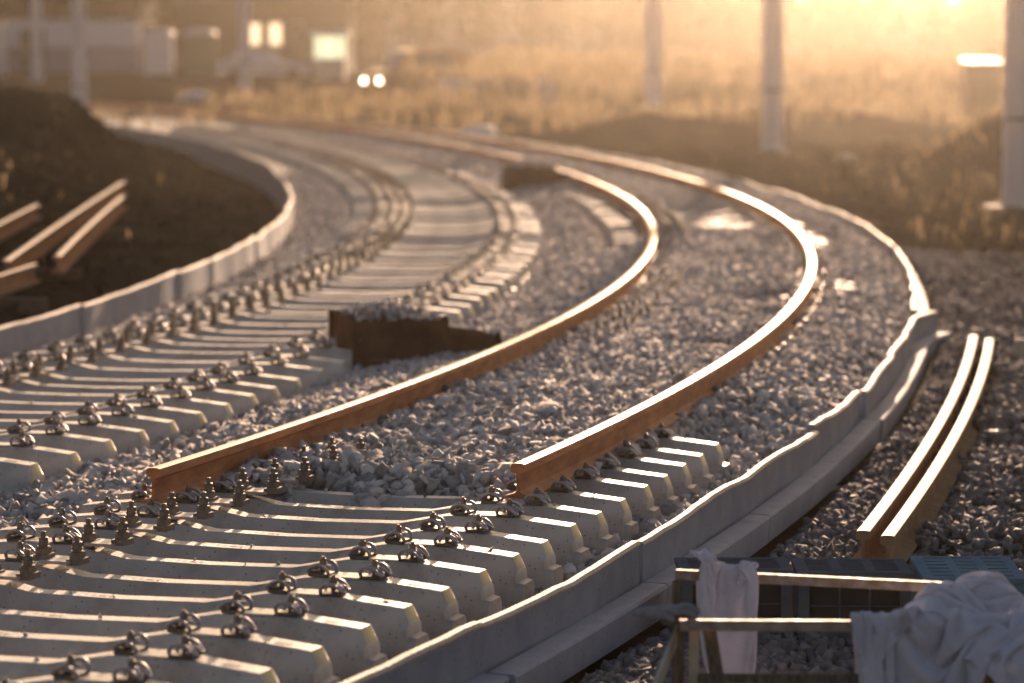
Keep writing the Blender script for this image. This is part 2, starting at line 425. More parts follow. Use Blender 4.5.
# clods on the bare earth
n = 36000
x = RNG.uniform(-13, 13, n); y = RNG.uniform(14, 75, n); off, yy = offset_of(x, y)
k = ((off < LK-.35) | (off > kerb_off(yy)+.8)) & (np.abs(x) < .2*y+1); x, y = x[k], y[k]
tag(stones('clods', np.stack([x, y, terrain(x, y)], 1), RNG.uniform(.02, .075, len(x))*(.6+y/60), M['ground']), 'clods of dark soil strewn over the bare earth', 'soil', kind='stuff')

# ------------------------------------------------------------------ kerb panels
def kerb_panel(i, s0, s1, offf, side, ztop, zfoot, label, group):
    """side +1: foot on the right. Upright panel with a foot slab."""
    root = empty('concrete_kerb', tuple(frame((s0+s1)/2, offf((s0+s1)/2), zfoot-.14)[0]))
    tag(root, label, 'kerb', group)
    n = 13; ub = MB(); ft = MB()
    fr = []
    dz = random.uniform(-.012, .012); tilt = random.uniform(-.012, .012); jo = random.uniform(-.012, .012)
    rings = []
    for k in range(n):
        u = k/(n-1); s = s0+.006+(s1-s0-.012)*u
        p, r, up = frame(s, offf(s)+jo)
        zt = ztop + dz + tilt*(u-.5)*2 + .008*math.sin(3.1*u+i*1.7) + random.uniform(-.004, .004)
        wob = .010*math.sin(6.0*u+i*2.3)
        t = .036
        ring = [(-t/2+wob-.004, zfoot-.13), (t/2+wob, zfoot-.13), (t/2+wob, zt-.022), (t/2+.006+wob, zt-.012), (t/2-.004+wob, zt), (-t/2+.004+wob, zt+.001), (-t/2-.005+wob, zt-.012), (-t/2-.003+wob, zt-.024)]
        rings.append([p + r*a*side + up*b for a, b in ring])
    base = len(ub.v)
    for rg in rings: ub.v += [tuple(q) for q in rg]
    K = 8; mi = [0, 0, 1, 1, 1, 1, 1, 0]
    for a in range(n-1):
        for b in range(K):
            ub.f.append((a*K+b, a*K+(b+1) % K, (a+1)*K+(b+1) % K, (a+1)*K+b)); ub.m.append(mi[b])
    ub.f.append(tuple(range(K))); ub.m.append(0); ub.f.append(tuple((n-1)*K+b for b in range(K-1, -1, -1))); ub.m.append(0)
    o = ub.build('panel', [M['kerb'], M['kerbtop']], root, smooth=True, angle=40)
    F_ = [frame(s0+.012+(s1-s0-.024)*k/6, offf(s0+(s1-s0)*k/6)+jo) for k in range(7)]
    F_ = [(p, r*side, u) for p, r, u in F_]
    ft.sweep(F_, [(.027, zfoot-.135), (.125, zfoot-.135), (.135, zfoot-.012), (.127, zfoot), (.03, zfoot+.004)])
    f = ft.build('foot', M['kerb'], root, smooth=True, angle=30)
    mi_ = root.matrix_basis.inverted()
    for c in (o, f): c.matrix_parent_inverse = mi_
    bpy.context.view_layer.update()
    return root
sR = s_of(11.46) - 2.05*2; k = 0
while True:
    s1 = sR + 2.05; yv = float(np.interp(sR, _a, _y))
    if yv > 95: break
    far = yv > 40
    lab = f'grey concrete kerb panel right of the track, {ORD[k]} from the near end' if not far else 'blurred pale kerb panel in the far bend right of the track'
    # a joint stands open where two runs of kerb meet
    fo = (lambda s: float(kerb_off(np.interp(s, _a, _y)))+.022)
    if abs(yv-22.6) < 1.05:
        q0 = sR; fo = (lambda s, q0=q0: float(kerb_off(np.interp(s, _a, _y)))+.022 + .16*max(0, (s-q0-.9)/1.1)**2)
    kerb_panel(k, sR, s1, fo, 1, -.03, -.215, lab, 'kerb panels along the right side')
    sR = s1; k += 1
sR = s_of(17); k = 0
while True:
    s1 = sR + 2.05; yv = float(np.interp(sR, _a, _y))
    if yv > 96: break
    j = sum(1 for q in np.arange(s_of(17), sR-.1, 2.05))
    gap = False
    if not gap:
        lab = f'grey kerb panel below the dark earth left of the tracks, {ORD[k]} from the near end' if yv < 42 else 'blurred kerb panel along the trench in the far left bend'
        kerb_panel(k+50, sR, s1, lambda s: LK-.02, -1, -.03 + .05*sst(yv, 50, 60), -.62 if yv > 44 else -.30, lab, 'kerb panels along the left side')
        k += 1
    sR = s1

# ------------------------------------------------------------------ sleepers
SE = G/2
def sleeper_body(parent):
    # lengthwise profile: (x, z_top, half top width, half bottom width)
    st = [(-1.205,-.135,.068,.088,1),(-1.175,-.128,.068,.088,1),(-1.172,-.078,.056,.088,2),(-1.150,-.026,.054,.088,0),(-.93,-.003,.056,.090,0),(-.90,0,.058,.091,0),(-.60,0,.058,.091,0),(-.36,-.046,.050,.084,0),(0,-.052,.048,.082,0)]
    st = st + [(-x, z, a, b, m) for x, z, a, b, m in reversed(st[:-1])]
    mb = MB(); K = 6
    for x, z, a, b, m in st:
        mb.v += [(x,-b,-.225),(x,-b+.006,-.10 if z > -.1 else -.16),(x,-a,z-.006),(x,-a+.006,z),(x,a-.006,z),(x,a,z-.006),(x,b-.006,-.10 if z > -.1 else -.16),(x,b,-.225)]
    K = 8
    for i in range(len(st)-1):
        zm = 1 if {i} & {2, len(st)-4} else 0
        for j in range(K):
            j2 = (j+1) % K; mb.f.append((i*K+j, i*K+j2, (i+1)*K+j2, (i+1)*K+j)); mb.m.append(1 if (zm and j in (2,3,4)) else 0)
    mb.f.append(tuple(range(K))); mb.m.append(0); mb.f.append(tuple((len(st)-1)*K+j for j in range(K-1,-1,-1))); mb.m.append(0)
    # shallow stamped marks near the ends and the middle
    for x0, x1 in ((1.00, 1.06), (-1.06, -1.00)):
        zz = lambda x: -.003 - (abs(x)-.93)*.1046
        mb.add([(x0,-.02,zz(x0)+.0016),(x1,-.02,zz(x1)+.0016),(x1,.02,zz(x1)+.0016),(x0,.02,zz(x0)+.0016)], [(0,1,2,3)], 2)
    for a, b in ((-.17,-.145),(-.13,-.118),(-.10,-.07),(-.055,-.045),(.46,.475)):
        za = -.0505 if a < .3 else -.0235
        mb.add([(a,-.012,za+.0012),(b,-.012,za+.0012),(b,.014,za+.0012),(a,.014,za+.0012)], [(0,1,2,3)], 2)
    return mb.build('body', [M['concrete'], M['endpaint'], M['stain']], parent, smooth=True, angle=25)
def clip_mb(sgn, seg=7, r=.0080):
    """W-shaped tension clamp; sgn = direction of the rail"""
    half = [(.046,.040,.014),(.042,.054,.036),(.020,.062,.058),(-.006,.062,.060),(-.032,.056,.044),(-.052,.044,.020),(-.054,.028,.018),(-.040,.018,.036),(-.010,.016,.052),(.018,.014,.050),(.030,.005,.046)]
    path = [(x*sgn, y, z) for x, y, z in half] + [(x*sgn, -y, z) for x, y, z in reversed(half)]
    # Catmull refine
    P = [Vector(p) for p in path]; out = []
    for i in range(len(P)-1):
        p0, p1, p2, p3 = P[max(i-1,0)], P[i], P[i+1], P[min(i+2,len(P)-1)]
        for t in (0, .5):
            out.append(.5*((2*p1)+(p2-p0)*t+(2*p0-5*p1+4*p2-p3)*t*t+(3*p1-3*p2+p3-p0)*t**3))
    out.append(P[-1])
    mb = MB(); mb.tube(out, r, seg); return mb
def fittings(parent, lod):
    for side in (-1, 1):
        for inner in (-1, 1):
            x = side*SE + inner*.105; sg = -inner
            g = clip_mb(sg, 8 if lod == 0 else 5).build('spring_clip', M['clip'], parent, smooth=True, angle=70, loc=(x, 0, .002)); g.scale = (.90, .88, .80)
            b = MB(); b.box(-.045,.045,-.058,.058,0,.016); b.box(-.02+sg*-.028,.02+sg*-.028,-.05,.05,.016,.026)
            if lod == 0:
                b.build('guide_plate', M['guide'], g, bevel=.003)
                s = MB(); s.lathe((0,0,0), [(.012,0),(.012,.05),(.021,.05),(.021,.056),(.018,.058),(.018,.064)], 10)
                s.lathe((0,0,0), [(.016,.064),(.017,.068),(.015,.083),(.011,.085)], 6); s.box(-.007,.007,-.007,.007,.084,.094)
                s.build('screw', M['darkiron'], g, smooth=True)
            else:
                b.lathe((0,0,0), [(.014,0),(.02,.055),(.017,.06),(.015,.088)], 6); b.build('screw', M['darkiron'], g)
    # pads
    for side in (-1, 1):
        b = MB(); b.box(side*SE-.062, side*SE+.062, -.055, .055, .0015, .009); b.build('rail_pad', M['seatpad'], parent)
    # check-rail seat on the inner side of the left rail
    b = MB(); b.box(-SE+.215, -SE+.345, -.07, .07, .0015, .014); b.build('guard_plate', M['seatpad'], parent, bevel=.002)
    for x in (-SE+.205, -SE+.355):
        b = MB(); b.box(x-.03, x+.03, -.045, .045, .0, .024); b.box(x-.019, x+.019, -.034, .034, .024, .048)
        b.lathe((x,0,.048), [(.027,0),(.027,.006),(.019,.007),(.019,.012),(.024,.013),(.024,.019),(.017,.020)], 10)
        b.lathe((x,0,.068), [(.0215,0),(.0215,.020),(.018,.022)], 6); b.lathe((x,0,.09), [(.011,0),(.011,.022),(.007,.024)], 8)
        b.build('clamp_bolt', M['darkiron'], parent, smooth=True)
def make_sleeper(lod):
    root = empty('concrete_sleeper'); sleeper_body(root); fittings(root, lod); return root
protos = [make_sleeper(0), make_sleeper(1)]
bpy.context.view_layer.update()
trees_ = [tree_of(p) for p in protos]; used = [False, False]
SLEEP = []
def place_sleeper(s, offc, lod, label, group):
    x, y, t = at(s, offc); a = -math.atan(float(t)); SLEEP.append((float(x), float(y), a))
    if not used[lod]: r = protos[lod]; used[lod] = True
    else: r = copy_tree(protos[lod], None, trees_[lod])
    jz = .004 if y < 20 else (.013 if y < 27 else .020)
    r.location = (float(x), float(y), random.uniform(-jz, jz))
    r.rotation_euler = (random.uniform(-.012, .012)*jz/.004, random.uniform(-.004, .004), a + random.uniform(-.012, .012)*(1 + (y > 20)*.8) + (PI if False else 0))
    tag(r, label, 'sleeper', group)
    return r
sA = s_of(12.55+.03); kA = 0
sp = .425
n0 = int((s_of(14.25)-sA)/sp)
for i in range(-7, 11):
    s = sA + (i-.35)*sp; yv = float(np.interp(s, _a, _y))
    if i <= n0+1: lab = f'bare concrete sleeper of the right track, {ORD[n0+1-i]} nearer than the gravel'
    else: lab = f'right track sleeper with only its end out of the gravel, {ORD[i-n0-2]} past the cut rail'
    sl = place_sleeper(s, -G/2, 0, lab, 'sleepers of the right track')
    if i > n0+3:
        bpy.context.view_layer.update()
        for c in [c for c in sl.children if c.name.startswith('clamp_bolt')]: bpy.data.objects.remove(c)
s = sA + 11.65*sp
while True:
    s += .45; yv = float(np.interp(s, _a, _y))
    if yv > 50: break
    if yv < 20.5 or 28.6 < yv < 31.8: continue
    place_sleeper(s, -G/2, 1, 'blurred right track sleeper with its end showing in the gravel of the far bend', 'half buried sleepers in the far bend')
s = s_of(14.4); k = 0
while True:
    s += .49 if s < s_of(19) else .62; yv = float(np.interp(s, _a, _y))
    if yv > 88: break
    near = k < 18
    lab = f'concrete sleeper of the left track without rails, {ORD[k]} from the near left edge' if near else ('concrete sleeper with clips beside or just past the nearer brown box' if yv < 30 else 'blurred pale sleeper in the far bend of the left track without rails')
    place_sleeper(s, -TS-G/2, 0 if yv < 27 else 1, lab, 'sleepers of the left track' if near or yv < 30 else 'far sleepers of the left track'); k += 1

pp = []
for (x, y, a) in SLEEP:
    if y > 26: continue
    for _ in range(random.randint(0, 4)):
        lx = random.uniform(-.34, .34) if random.random() < .7 else random.choice((-1, 1))*random.uniform(.93, 1.1); ly = random.uniform(-.04, .04)
        pp.append((x+lx*math.cos(a)-ly*math.sin(a), y+lx*math.sin(a)+ly*math.cos(a), (-.05 if abs(lx) < .4 else -.01)+.007))
tag(stones('stray_chippings', np.array(pp), RNG.uniform(.006, .016, len(pp)), M['stone']), 'stray stone chips lying on the near sleepers', 'chippings', kind='stuff')

# ------------------------------------------------------------------ rails
RP = [(-.0625,0),(.0625,0),(.0625,.011),(.018,.024),(.0075,.034),(.0075,.105),(.014,.114),(.034,.120),(.0345,.146),(.030,.156),(.018,.160),(-.018,.160),(-.030,.156),(-.0345,.146),(-.034,.120),(-.014,.114),(-.0075,.105),(-.0075,.034),(-.018,.024),(-.0625,.011)]
RM = [0,0,0,0,0,0,0,0,0,1,1,1,0,0,0,0,0,0,0,0]
def rail(name, frames, mats, label, cat, group=None):
    c = frames[0][0].copy(); o_ = MB(); o_.sweep([(p-c, r, u) for p, r, u in frames], RP, RM)
    o = o_.build(name, mats, None, smooth=True, angle=28); o.location = c; tag(o, label, cat, group); return o
def ss(y0, y1, step=.3): return np.linspace(s_of(y0), s_of(y1), int((s_of(y1)-s_of(y0))/step)+1)
rail('rail', [frame(s, -G, .010) for s in ss(13.52, 135)], [M['rust'], M['railtop']], 'left rusty running rail of the right track, cut end in the foreground', 'rail', 'rails of the right track')
rail('rail', [frame(s, 0, .010) for s in ss(14.12, 135)], [M['rust'], M['railtop']], 'right rusty running rail of the right track, cut end above the sleepers', 'rail', 'rails of the right track')
def free_rail(p0, p1, bow, label, group, z=None, n=24, roll=0.0):
    fr = []
    for i in range(n+1):
        u = i/n; p = Vector(p0).lerp(Vector(p1), u); d = (Vector(p1)-Vector(p0)); nn = Vector((d.y, -d.x, 0)).normalized()
        p = p + nn*bow*4*u*(1-u)
        fr.append(p)
    out = []
    for i, p in enumerate(fr):
        d = (fr[min(i+1, n)]-fr[max(i-1, 0)]).normalized(); r = Vector((d.y, -d.x, 0)).normalized(); u = r.cross(d)
        c, s_ = math.cos(roll), math.sin(roll)
        out.append((p, r*c+u*s_, u*c-r*s_))
    return rail('stored_rail', out, [M['oldrail'], M['oldtop']], label, 'rail', group)
free_rail((1.62,14.45,-.345), (3.62,24.7,-.345), .09, 'left one of two curved rails lying on the ground right of the kerb', 'two curved rails right of the kerb')
free_rail((1.715,14.3,-.345), (3.70,24.4,-.345), .09, 'right one of two curved rails lying on the ground right of the kerb', 'two curved rails right of the kerb')
def gz(x, y, d=0): return ground_z(x, y)+d
free_rail((-4.30,26.8,.10), (-5.20,42.3,.16), -.02, 'longest dull rail on the dark earth pile at the left', 'rails stored on the left earth')
free_rail((-4.02,27.9,.07), (-4.78,38.8,.12), -.02, 'brightly lit rail lying lowest and nearest the kerb on the left earth', 'rails stored on the left earth')
free_rail((-5.0,27.5,.10), (-5.44,36.2,.14), -.01, 'short rail behind the others at the left edge of the photo', 'rails stored on the left earth')
free_rail((-4.75,20.5,.05), (-4.12,27.2,.05), .08, 'rust red rail end running out of the left edge of the photo', 'rails stored on the left earth')
# timbers under them
for i, (x, y) in enumerate(((-4.5,28.6),(-4.9,35.0),(-4.35,25.4))):
    b = MB(); z = gz(x, y); b.box(-.6,.6,-.09,.09,-.12,.0 if i else -.02); o = b.build('timber', M['wood'], None, bevel=.008); o.location = (x, y, .09 if i < 2 else .05)
    tag(o, ['dark timber under the near part of the left rail stack','dark timber under the middle of the left rail stack','dark timber under the rust red rail at the left edge'][i], 'timber', 'timbers under the left rails')

# ------------------------------------------------------------------ brown boxes full of ballast
def ballast_box(loc, rz, label, sc=1.0):
    root = empty('ballast_box', loc, rz); root.scale = (sc, 1, 1); tag(root, label, 'box', 'rust brown boxes between the tracks')
    b = MB(); w, d, h, t = .70, .95, .40, .022
    nb = 3
    for k in range(nb):
        z0 = h*k/nb; z1 = h*(k+1)/nb-.006; j = lambda: random.uniform(-.007, .007)
        b.box(j(), w+j(), j()*.5, t, z0, z1); b.box(j(), w+j(), d-t, d+j()*.5, z0, z1)
        b.box(j()*.5, t, t+.001, d-t-.001, z0, z1); b.box(w-t, w+j()*.5, t+.001, d-t-.001, z0, z1-(.05 if k == 2 else 0))
    for x in (.02, w/2-.03, w-.07): b.box(x, x+.06, -.030, -.008, -.02, h+random.uniform(-.01, .03))
    for y in (.03, d-.09): b.box(-.030, -.008, y, y+.06, -.02, h+random.uniform(-.01, .03))
    b.build('shell', M['boxrust'], root, bevel=.004)
    b = MB()
    b.add([(w,0,0),(w+.50,.10,0),(w+.50,.55,0),(w,.9,0),(w,0,.30),(w+.40,.10,.27),(w+.40,.55,.27),(w,.9,.3)], [(0,1,5,4),(1,2,6,5),(2,3,7,6),(4,5,6,7),(0,4,7,3)])
    b.beam((w+.40,.08,.29),(w+.51,.085,0), .035, .03)
    b.build('chute', M['boxrust'], root, bevel=.004)
    n = 260; P_ = np.stack([RNG.uniform(.05, w-.05, n), RNG.uniform(.05, d-.05, n), np.full(n, .0)], 1)
    P_[:, 2] = h-.02 + .09*np.cos((P_[:, 0]-w/2)/w*PI)*np.cos((P_[:, 1]-d/2)/d*PI) + RNG.uniform(-.02, .02, n)
    s_ = stones('ballast_fill', P_, RNG.uniform(.022, .042, n), M['stone'], root); 
    return root
ballast_box((-1.04, 21.3, -.19), .25, 'rust brown open box full of stones beside the left track, the nearer one', .9)
ballast_box((-.12, 48.9, -.12), .0, 'blurred rust brown box standing against the left rail in the far bend', 1.12)

# ------------------------------------------------------------------ lower right: trestle, bars, cloths, glove, crates
root = empty('steel_frame', (1.15, 10.9, -.36)); tag(root, 'low work frame of pale bars and wooden posts on the gravel at the lower right', 'frame')
def fpart(mb, name, m, **k):
    o = mb.build(name, m, root, **k); o.matrix_parent_inverse = Matrix.Translation((-1.15, -10.9, .36)); return o
ZB = .12
def angle_bar(a, b, s=.032, t=.005):
    mb = MB(); A = Vector(a); B_ = Vector(b); d = (B_-A).normalized(); r = Vector((d.y, -d.x, 0)).normalized()
    mb.beam(A, B_, s, t); mb.beam(A + r*(s/2) + Vector((0,0,-s/2)), B_ + r*(s/2) + Vector((0,0,-s/2)), t, s+.0)
    return mb
fpart(angle_bar((.56,10.43,ZB),(1.76,10.40,ZB)), 'front_bar', M['barsteel'], bevel=.001)
fpart(angle_bar((.60,11.44,ZB+.004),(1.74,11.10,ZB+.004)), 'back_bar', M['barsteel'], bevel=.001)
fpart(angle_bar((1.75,11.12,ZB-.012),(1.765,10.38,ZB-.012)), 'side_bar', M['barsteel'], bevel=.001)
for x, y, w, m in ((.565,10.46,.032,'wood'),(.612,10.50,.045,'palewood'),(.60,11.40,.04,'wood'),(1.75,10.42,.04,'wood'),(1.735,11.08,.04,'wood')):
    mb = MB(); mb.beam((x,y,-.38),(x,y,ZB-.03), w, w*.7); fpart(mb, 'post', M[m], bevel=.002)
mb = MB(); mb.beam((.66,10.47,ZB-.03),(.735,10.40,-.37), .055, .018); fpart(mb, 'brace', M['wood'], bevel=.002)
mb = MB(); mb.beam((.43,10.10,-.13),(.57,10.58,ZB-.045), .014, .05); fpart(mb, 'side_slat', M['palewood'], bevel=.002)
mb = MB(); mb.beam((.62,10.42,-.075),(1.72,10.42,-.075), .03, .03); fpart(mb, 'lower_bar', M['wood'], bevel=.002)
mb = MB(); mb.box(.50,.60,10.42,10.60,ZB-.016,ZB-.003); fpart(mb, 'shelf', M['wood'], bevel=.002)
mb = MB(); mb.beam((1.655,11.125,ZB-.0),(1.655,11.125,ZB+.05), .012, .03); fpart(mb, 'lug', M['barsteel'], bevel=.001)

def cloth_sim(name, W, H_, nu, nv, origin, uvec, vvec, caps, floor=-.36, it=320, seed=1, crumple=.03, squash=.8, pl=4.0, amp=.035):
    r = np.random.default_rng(seed)
    U, Vv = np.meshgrid(np.linspace(0, 1, nu), np.linspace(0, 1, nv))
    uvec = np.array(uvec, float); vvec = np.array(vvec, float)
    P = np.array(origin)[None, None] + (.5+(U[..., None]-.5)*squash)*uvec*W + Vv[..., None]*vvec*H_
    P[..., 2] += amp*np.sin(2*PI*pl*U + 2.2*np.sin(3*Vv) + seed) + .02*np.sin(9*Vv+4*U)
    P = P + crumple*np.stack([noise2(U*6, Vv*6, 1.5, 3, seed+k) for k in range(3)], -1) + r.normal(0, .001, P.shape)
    Q = P.copy(); ST = np.full(P.shape, np.nan); du = W/(nu-1); dv = H_/(nv-1); dt2 = .00035
    def con(P, sl1, sl2, L, k=.5, only_max=False):
        d = P[sl2]-P[sl1]; l = np.linalg.norm(d, axis=-1, keepdims=True)+1e-9
        e = (l-L)/l
        if only_max: e = np.minimum(e, 0)
        P[sl1] += d*e*.5*k; P[sl2] -= d*e*.5*k
    S = np.s_
    for t in range(it):
        Vl = (P-Q)*.95; Q = P.copy(); P = P + Vl; P[..., 2] -= dt2
        for k in range(7):
            for par in (0, 1):
                con(P, S[:, par:nu-1:2], S[:, par+1:nu:2], du, 1)
                con(P, S[par:nv-1:2, :], S[par+1:nv:2, :], dv, 1)
            con(P, S[:-1, :-1], S[1:, 1:], math.hypot(du, dv), .35); con(P, S[1:, :-1], S[:-1, 1:], math.hypot(du, dv), .35)
            con(P, S[:, :-2], S[:, 2:], du*1.75, .12, True); con(P, S[:-2, :], S[2:, :], dv*1.75, .12, True)
            for a, b, rad in caps:
                a = np.array(a); b = np.array(b); ab = b-a; h = np.clip(((P-a)@ab)/(ab@ab+1e-12), 0, 1)
                d = P-(a+h[..., None]*ab); l = np.linalg.norm(d, axis=-1)+1e-9; m = l < rad
                P[m] += d[m]/l[m][:, None]*(rad-l[m])[:, None]
                new = m & np.isnan(ST[..., 0]); ST[new] = P[new]
                old = m & ~new; P[old] = ST[old]*.93 + P[old]*.07
                Q[m] = P[m]
            low = P[..., 2] < floor+.02; P[..., 2][low] = floor+.02; Q[low] = P[low]
    idx = np.arange(nu*nv).reshape(nv, nu)
    F = np.stack([idx[:-1,:-1], idx[:-1,1:], idx[1:,1:], idx[1:,:-1]], -1).reshape(-1, 4)
    c = P.reshape(-1, 3).mean(0)
    o = np_mesh(name, P.reshape(-1, 3)-c, F, M['cloth'], smooth=True); o.location = c
    md = o.modifiers.new('s', 'SOLIDIFY'); md.thickness = .006; md.offset = 0
    md = o.modifiers.new('ss', 'SUBSURF'); md.levels = 1; md.render_levels = 2
    return o
o = cloth_sim('cloth', .70, .66, 60, 60, (.36, 11.10, .34), (.96,-.25,.0), (.25,.93,.1),
              [((.50,11.47,ZB),(1.8,11.06,ZB),.026), ((.60,11.40,ZB-.02),(.60,11.40,-.3),.03), ((.60,11.36,ZB+.02),(.66,11.34,ZB+.02),.06)], seed=3, it=300, crumple=.10, squash=.60, pl=2.6, amp=.05)
tag(o, 'pale lilac cloth hanging over the left end of the far bar beside the kerb', 'cloth')
o = cloth_sim('cloth', 1.7, 1.25, 100, 84, (.66, 9.88, .46), (.96,.1,.06), (-.02,.98,.04),
              [((.56,10.43,ZB),(1.80,10.40,ZB),.026), ((1.70,11.12,ZB),(1.765,10.38,ZB),.026), ((.6,11.44,ZB),(1.8,11.06,ZB),.026),
               ((1.40,10.56,.10),(1.50,10.66,.12),.07), ((1.60,10.80,.11),(1.66,10.9,.10),.09), ((1.58,10.38,.02),(1.64,10.30,-.02),.08), ((1.40,10.5,-.3),(1.75,10.6,-.3),.15)], seed=8, it=330, crumple=.20, squash=.50, pl=4.3, amp=.085)
tag(o, 'large rumpled lilac cloth heaped over the right ends of the bars', 'cloth')

# glove: one skinned surface
def skin_obj(name, verts, edges, radii, m, sub=2, root_i=0):
    me = bpy.data.meshes.new(name); me.from_pydata([Vector(v) for v in verts], edges, [])
    o = bpy.data.objects.new(name, me); COL.objects.link(o); me.materials.append(m)
    md = o.modifiers.new('skin', 'SKIN'); md.use_smooth_shade = True
    for i, r in enumerate(radii):
        me.skin_vertices[0].data[i].radius = (r, r*.8) if isinstance(r, float) else r
    me.skin_vertices[0].data[root_i].use_root = True
    s_ = o.modifiers.new('sub', 'SUBSURF'); s_.levels = sub; s_.render_levels = sub
    return o
gv = [(0,0,.018),(.04,0,.02),(.085,0,.022),(-.05,.0,.014)]; ge = [(3,0),(0,1),(1,2)]; gr = [(.030,.014),(.036,.015),(.036,.014),(.034,.012)]
for fy, ln, z in ((-.030,.070,.018),(-.010,.082,.024),(.011,.078,.026),(.031,.062,.020)):
    b0 = len(gv); gv += [(.100,fy,.022),(.100+ln*.5,fy*1.35,z+.010),(.100+ln,fy*1.5,z-.012)]; gr += [(.0105,.010),(.010,.0095),(.009,.0085)]
    ge += [(2,b0),(b0,b0+1),(b0+1,b0+2)]
b0 = len(gv); gv += [(.035,-.042,.02),(.070,-.066,.018),(.095,-.072,.006)]; gr += [(.013,.012),(.011,.011),(.010,.009)]; ge += [(0,b0),(b0,b0+1),(b0+1,b0+2)]
o = skin_obj('work_glove', gv, ge, gr, M['glove']); o.location = (.452, 10.50, ZB+.000); o.rotation_euler = (.1, -.02, -.05)
tag(o, 'dark grey work glove lying palm down on the left corner of the frame', 'glove')

def crate(x, y, w, d, h, z, rz, m, label, lid=None):
    root = empty('plastic_crate', (x, y, z), rz); tag(root, label, 'crate', 'plastic crates behind the frame')
    b = MB(); t = .016
    for yy in (-d/2, d/2-t):
        y0, y1 = yy, yy+t
        b.box(-w/2, w/2, y0, y1, h-.035, h); b.box(-w/2, w/2, y0, y1, 0, .04)
        b.box(-w/2, -w/2+.045, y0, y1, .041, h-.036); b.box(w/2-.045, w/2, y0, y1, .041, h-.036)
        for k in (1, 2): b.box(-w/2+.045+(w-.09)*k/3-.004, -w/2+.045+(w-.09)*k/3+.004, y0+.003, y1-.003, .041, h-.036)
        b.box(-w/2+.046, w/2-.046, y0+.005, y1-.005, h*.52, h*.52+.008)
    for xx in (-w/2, w/2-t):
        b.box(xx, xx+t, -d/2+t+.001, d/2-t-.001, 0, h-.001)
    b.build('body', M[m], root, bevel=.003)
    b = MB(); b.box(-w/2+.018, w/2-.018, -d/2+.018, d/2-.018, .004, .018); b.build('floor', M[m], root)
    b = MB(); b.box(-w/2+t+.004, w/2-t-.004, -d/2+t+.03, d/2-t-.004, .02, h-.03); b.build('dark_core', M['tyre'], root)  # dark block added to stand in for the shaded crate interior
    if lid:
        b = MB(); b.box(-w/2-.006, w/2+.006, -d/2-.006, d/2+.006, h+.001, h+.022)
        for k in range(6):
            yk = -d/2+.06+(d-.12)*k/5
            for xk in (-w*.30, 0, w*.30): b.box(xk-w*.11, xk+w*.11, yk-.006, yk+.006, h+.0221, h+.027)
        b.build('lid', M[lid], root, bevel=.004)
    return root
crate(.91, 12.86, .45, .34, .25, -.355, .02, 'crate', 'dark grey plastic crate partly behind the hanging cloth', 'crate')
crate(1.39, 12.82, .455, .36, .25, -.355, -.02, 'crate', 'dark grey plastic crate with a lattice front between two other crates', 'crate')
crate(1.86, 12.78, .40, .56, .25, -.355, -.03, 'cratelid', 'blue plastic crate with a slotted lid right of the two dark crates', 'cratelid')
P_ = np.stack([RNG.uniform(.72, 1.1, 90), RNG.uniform(12.75, 13.0, 90), RNG.uniform(-.32, -.22, 90)], 1)
# wire hoop
b = MB(); b.tube([(.12*math.cos(t), .16*math.sin(t), .02+.012*math.sin(3*t)) for t in np.linspace(0, 5.6, 30)], .007, 6)
o = b.build('wire_hoop', M['barsteel'], None, smooth=True); o.location = (2.93, 22.6, -.34); tag(o, 'small bent wire hoop on the gravel left of the two curved rails', 'wire')
for i, (x, y, rz, w) in enumerate(((1.75,17.9,.4,.16),(3.0,19.4,1.0,.1),(4.05,24.0,.2,.2))):
    b = MB(); b.box(-w,w,-.03,.03,0,.02); o = b.build('wood_scrap', M['palewood'], None, bevel=.004); o.location = (x, y, gz(x, y, .025)); o.rotation_euler = (.03, .04, rz)
    tag(o, ['pale wood scrap on the gravel between the kerb and the curved rails','pale wood scrap on the earth right of the curved rails','longer wood scrap near the far end of the curved rails'][i], 'wood scrap', 'wood scraps on the ground')
b = MB(); b.beam((0,0,0),(0,0,.20),.03,.09); o = b.build('stake', M['palewood'], None, bevel=.003); o.location = (3.92, 24.3, -.38); tag(o, 'short pale stake standing at the far end of the curved rails', 'stake')

# ------------------------------------------------------------------ masts
def mast(x, y, r, h, label, block=True):
    z = ground_z(x, y); root = empty('overhead_mast', (x, y, z)); tag(root, label, 'mast', 'concrete masts along the line')
    b = MB(); b.lathe((0,0,.0), [(r,-.3),(r*.99,.5),(r*.86,h*.5),(r*.72,h)], 24); b.build('pole', M['pole'], root, smooth=True)
    b = MB()
    if block == 2: b.box(-.55,.75,-.45,.45,-.4,.16); b.build('footing', M['darkblock'], root, bevel=.03)
    else:
        b.lathe((0,0,0), [(r*1.6,-.3),(r*1.55,.06)], 20); b.build('footing', M['darkblock'], root)
    b = MB(); b.lathe((0,0,1.4), [(r*1.02,0),(r*1.02,.05)], 20); b.build('band', M['darkiron'], root)
    return root
mast(7.46, 46.2, .31, 10, 'concrete mast at the right edge of the photo on a brown footing', 2)
mast(5.83, 71, .25, 10, 'pale concrete mast standing in the glow, second from the right edge')
mast(5.0, 112, .32, 10, 'pale concrete mast right of the centre top, third from the right edge')
mast(-10.6, 126, .25, 10, 'grey concrete mast left of the windows with painted sun glare')
mast(-15.0, 110, .27, 10, 'thicker grey concrete mast behind the left earth mound')
mast(-22.0, 147, .27, 10, 'thin grey mast near the top left corner')

